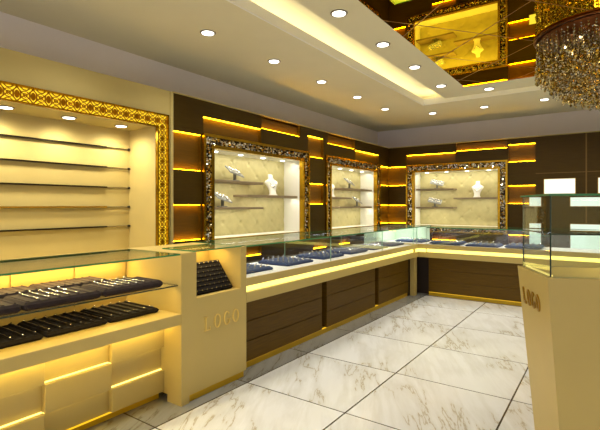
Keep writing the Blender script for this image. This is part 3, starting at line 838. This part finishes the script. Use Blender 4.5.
# ------------------------------------------------------------------ right island pedestal with glass case
A = Vector((-.401, 2.581)); B_ = Vector((-.223, 2.205)); ZT = .98
dv = Vector((math.cos(math.radians(25.3)), math.sin(math.radians(25.3))))
C_ = B_+dv*1.0; D_ = A+dv*1.0
IS = empty('island_pedestal', ((A.x+C_.x)/2, (A.y+C_.y)/2, 0), 0, 'tapered cream island pedestal with LOGO letters under a glass case', 'pedestal')
cen = (A+B_+C_+D_)/4
def tap(p, z):
    k = .80+.20*(z/ZT); return (cen.x+(p.x-cen.x)*k*(1 if True else 1), cen.y+(p.y-cen.y)*k, z)
def tap2(p, z):   # short side tapers only along dv
    rel = p-cen; a = rel.dot(dv); n = rel-dv*a; k = 1-(1-z/ZT)*.17; kk = 1-(1-z/ZT)*.20
    q = cen+dv*a*k+n*kk; return (q.x, q.y, z)
pts = [B_, C_, D_, A]
m = MB(); V = [tap2(p, 0.0) for p in pts]+[tap2(p, ZT-.0) for p in pts]
m.add(V, [(3, 2, 1, 0), (4, 5, 6, 7)]+[(i, (i+1) % 4, 4+(i+1) % 4, 4+i) for i in range(4)])
m.build('body', 'beige', IS)
nb = (A-B_).normalized()
def cc(p, sx, sy): return p+dv*sx+nb*sy
gb = [cc(B_, .02, .03), cc(C_, -.02, .03), cc(D_, -.02, -.015), cc(A, .02, -.015)]
gz0, gz1 = ZT+.001, 1.343
def slab(a, b, th, z0, z1, mats, name):
    d = (b-a).normalized(); n = Vector((-d.y, d.x))*th
    V = [(*a, z0), (*b, z0), (*(b+n), z0), (*(a+n), z0), (*a, z1), (*b, z1), (*(b+n), z1), (*(a+n), z1)]
    m = MB(); m.add(V, [(0, 1, 5, 4), (2, 3, 7, 6)], 0); m.add(V, [(0, 3, 2, 1), (4, 5, 6, 7), (1, 2, 6, 5), (0, 4, 7, 3)], 1)
    return m.build(name, mats, IS)
for i in range(4): slab(gb[i]+(gb[(i+1) % 4]-gb[i]).normalized()*.007, gb[(i+1) % 4]-(gb[(i+1) % 4]-gb[i]).normalized()*.001, .007, gz0, gz1, ['glass', 'edgedark' if i else 'edgepale'], 'glass_pane')
def poly_slab(P, z0, z1, mats, name, me=1):
    m = MB(); V = [(p.x, p.y, z0) for p in P]+[(p.x, p.y, z1) for p in P]
    m.add(V, [(3, 2, 1, 0), (4, 5, 6, 7)], 0); m.add(V, [(i, (i+1) % 4, 4+(i+1) % 4, 4+i) for i in range(4)], me)
    return m.build(name, mats, IS)
P2 = [cc(B_, .012, .022), cc(C_, -.012, .022), cc(D_, -.012, -.007), cc(A, .012, -.007)]
poly_slab(P2, gz1+.0005, gz1+.0095, ['topglass', 'edge'], 'top_glass')
P3 = [cc(B_, .029, .039), cc(C_, -.029, .039), cc(D_, -.029, -.024), cc(A, .029, -.024)]
poly_slab(P3, 1.168, 1.176, ['glass', 'edgedark'], 'glass_shelf')
# lit edge strip on the short side
m = MB(); a, b = cc(A, .03, -.03), cc(B_, .03, .05)
V = [(*a, ZT+.0005), (*b, ZT+.0005), (*(b+dv*.01), ZT+.0005), (*(a+dv*.01), ZT+.0005)]; V += [(x, y, z+.006) for x, y, z in V]
m.add(V, [(0, 1, 2, 3), (4, 5, 6, 7), (0, 1, 5, 4), (1, 2, 6, 5), (2, 3, 7, 6), (3, 0, 4, 7)]); m.build('light_strip', 'led_soft', IS)
areac = cen+dv*0
area('case_fill', (areac.x, areac.y, gz1-.012), (.3, .3), 2.6, (255, 232, 180), (0, 0, -1), IS)  # added fill, no fixture, brightens the pedestal top under the glass
# letters on the short side
up = Vector(tap2(A, ZT))-Vector(tap2(A, .6)); up.normalize(); ud = (Vector(tap2(B_, .8))-Vector(tap2(A, .8))).normalized(); nn = ud.cross(up).normalized()
org = Vector(tap2(A, .80))+ud*.055+nn*.0005
logo(IS, org, ud, up, nn, .082, .062, True, 'goldletter2', .72)

# small jewellery trays in the island case, at its far side
for k, s_ in enumerate((.33, .52)):
    c0 = cc(A, s_+.1, -.09)
    pass

# ------------------------------------------------------------------ white light boxes on the back wall and stand-ins for their refracted images
bxs = [(-.83, -.41, 1.475, 1.712, 'white light box above the island glass, nearest the gold wall strips'),
       (-.14, .28, 1.475, 1.712, 'upper white light box on the dark back wall at the far right'),
       (-1.035, -.86, 1.285, 1.45, 'narrow white stand-in for a refracted light box, upper of its column'),  # from here on, panels added for refracted images of the boxes above
       (-1.035, -.86, .50, 1.03, 'narrow white stand-in for a refracted light box, lower of its column'),
       (-.485, -.02, 1.285, 1.43, 'wide white stand-in for a refracted light box, upper of its column'),
       (-.485, -.02, .50, 1.03, 'wide white stand-in for a refracted light box, lower of its column')]
for a0, a1, z0, z1, lb in bxs:
    if a0 < -.9 : pass
    o = empty('light_box_or_image', ((a0+a1)/2, 7.70, z0), 0, lb, 'light box', 'white light boxes on the back wall')
    m = MB(); t = .008
    m.box(a0, a1, 7.695, 7.7195, z0, z0+t); m.box(a0, a1, 7.695, 7.7195, z1-t, z1); m.box(a0, a0+t, 7.695, 7.7195, z0+t, z1-t); m.box(a1-t, a1, 7.695, 7.7195, z0+t, z1-t)
    m.build('frame', 'gold', o)
    MB().box(a0+t, a1-t, 7.700, 7.7195, z0+t, z1-t).build('diffuser', 'lightbox', o)

# ------------------------------------------------------------------ chandelier
def chandelier(cx, cy):
    o = empty('chandelier', (cx, cy, 2.10), 0, 'large round crystal chandelier with gold sparkle under the amber ceiling mirror', 'chandelier')
    R = .53
    MB().lathe([(R-.005, 2.786), (R+.012, 2.786), (R+.013, 2.78), (R+.012, 2.774), (R-.005, 2.774), (R-.007, 2.78)], (cx, cy, 0), 72).build('rim', 'rim', o)
    MB().lathe([(R-.035, 2.784), (R-.035, 2.770)], (cx, cy, 0), 48).build('ceiling_plate', 'rim', o)
    for k in range(8):
        a = 2*PI*k/8+.2; MB().sphere((cx+.3*math.cos(a), cy+.3*math.sin(a), 2.70), .011, n=10, m=6).build('bulb', 'bulb', o)
    def string(m, x, y, z0, z1, dense):
        m.tube([(x, y, z0), (x, y, z1)], .0009, 4, 2, caps=False)
        z = z0-.012
        while z > z1:
            low = z < 2.56 or dense
            r = random.uniform(.010, .016) if low else .0095
            jx = random.uniform(-.012, .012) if low else 0; jy = random.uniform(-.012, .012) if low else 0
            m.octa((x+jx, y+jy, z), r, r*random.uniform(.9, 1.5), 1 if (low and random.random() < .42) else 0)
            z -= (.024 if low else .026)
    def zb(r): return 2.125+.30*(r/R)**2+random.uniform(-.02, .03)
    spec = []
    for k in range(64):
        a = 2*PI*k/64; spec.append((R-.012, a))
    for k in range(36):
        a = 2*PI*k/36+.05; spec.append((R*.86, a))
    for r, a in spec:
        m = MB(); string(m, cx+r*math.cos(a), cy+r*math.sin(a), 2.75, zb(r), False); m.build('crystal_string', ['crystal', 'crystalgold', 'chrome'], o)
    m = MB()
    for k in range(210):
        r = R*.8*math.sqrt((k+.5)/210); a = k*2.39996
        string(m, cx+r*math.cos(a), cy+r*math.sin(a), 2.74, zb(r), False)
    tag(m.build('inner_crystals', ['crystal', 'crystalgold', 'chrome'], o), kind='stuff')
    l = bpy.data.lights.new('chandelier_lamp', 'POINT'); l.energy = 3; l.color = lin((255, 225, 150)); l.shadow_soft_size = .08
    p = bpy.data.objects.new('chandelier_lamp', l); COL.objects.link(p); p.parent = o; p.location = (0, 0, .42)
chandelier(-.03, 4.58)

# ------------------------------------------------------------------ camera, world, render look
WORLD = 1.3  # ambient fill, let in by the left-out front wall
cam = bpy.data.cameras.new('camera'); co = bpy.data.objects.new('camera', cam); COL.objects.link(co)
co.location = (0, 0, 1.3); co.rotation_euler = (PI/2, 0, math.radians(35.209))
cam.sensor_width = 36; cam.lens = 438.6/600*36; cam.shift_y = -(215-205.6)/600; cam.clip_start = .02
SC.camera = co
w = bpy.data.worlds.new('world'); SC.world = w; w.use_nodes = True
w.node_tree.nodes['Background'].inputs[0].default_value = (*lin((238, 232, 236)), 1); w.node_tree.nodes['Background'].inputs[1].default_value = WORLD
SC.view_settings.view_transform = 'Standard'; SC.view_settings.look = 'None'; SC.view_settings.gamma = 1; SC.view_settings.exposure = 0.0
cy = SC.cycles
cy.use_denoising = True; cy.max_bounces = 10; cy.diffuse_bounces = 5; cy.glossy_bounces = 5; cy.transparent_max_bounces = 24; cy.sample_clamp_indirect = 6
cy.caustics_reflective = False; cy.caustics_refractive = False
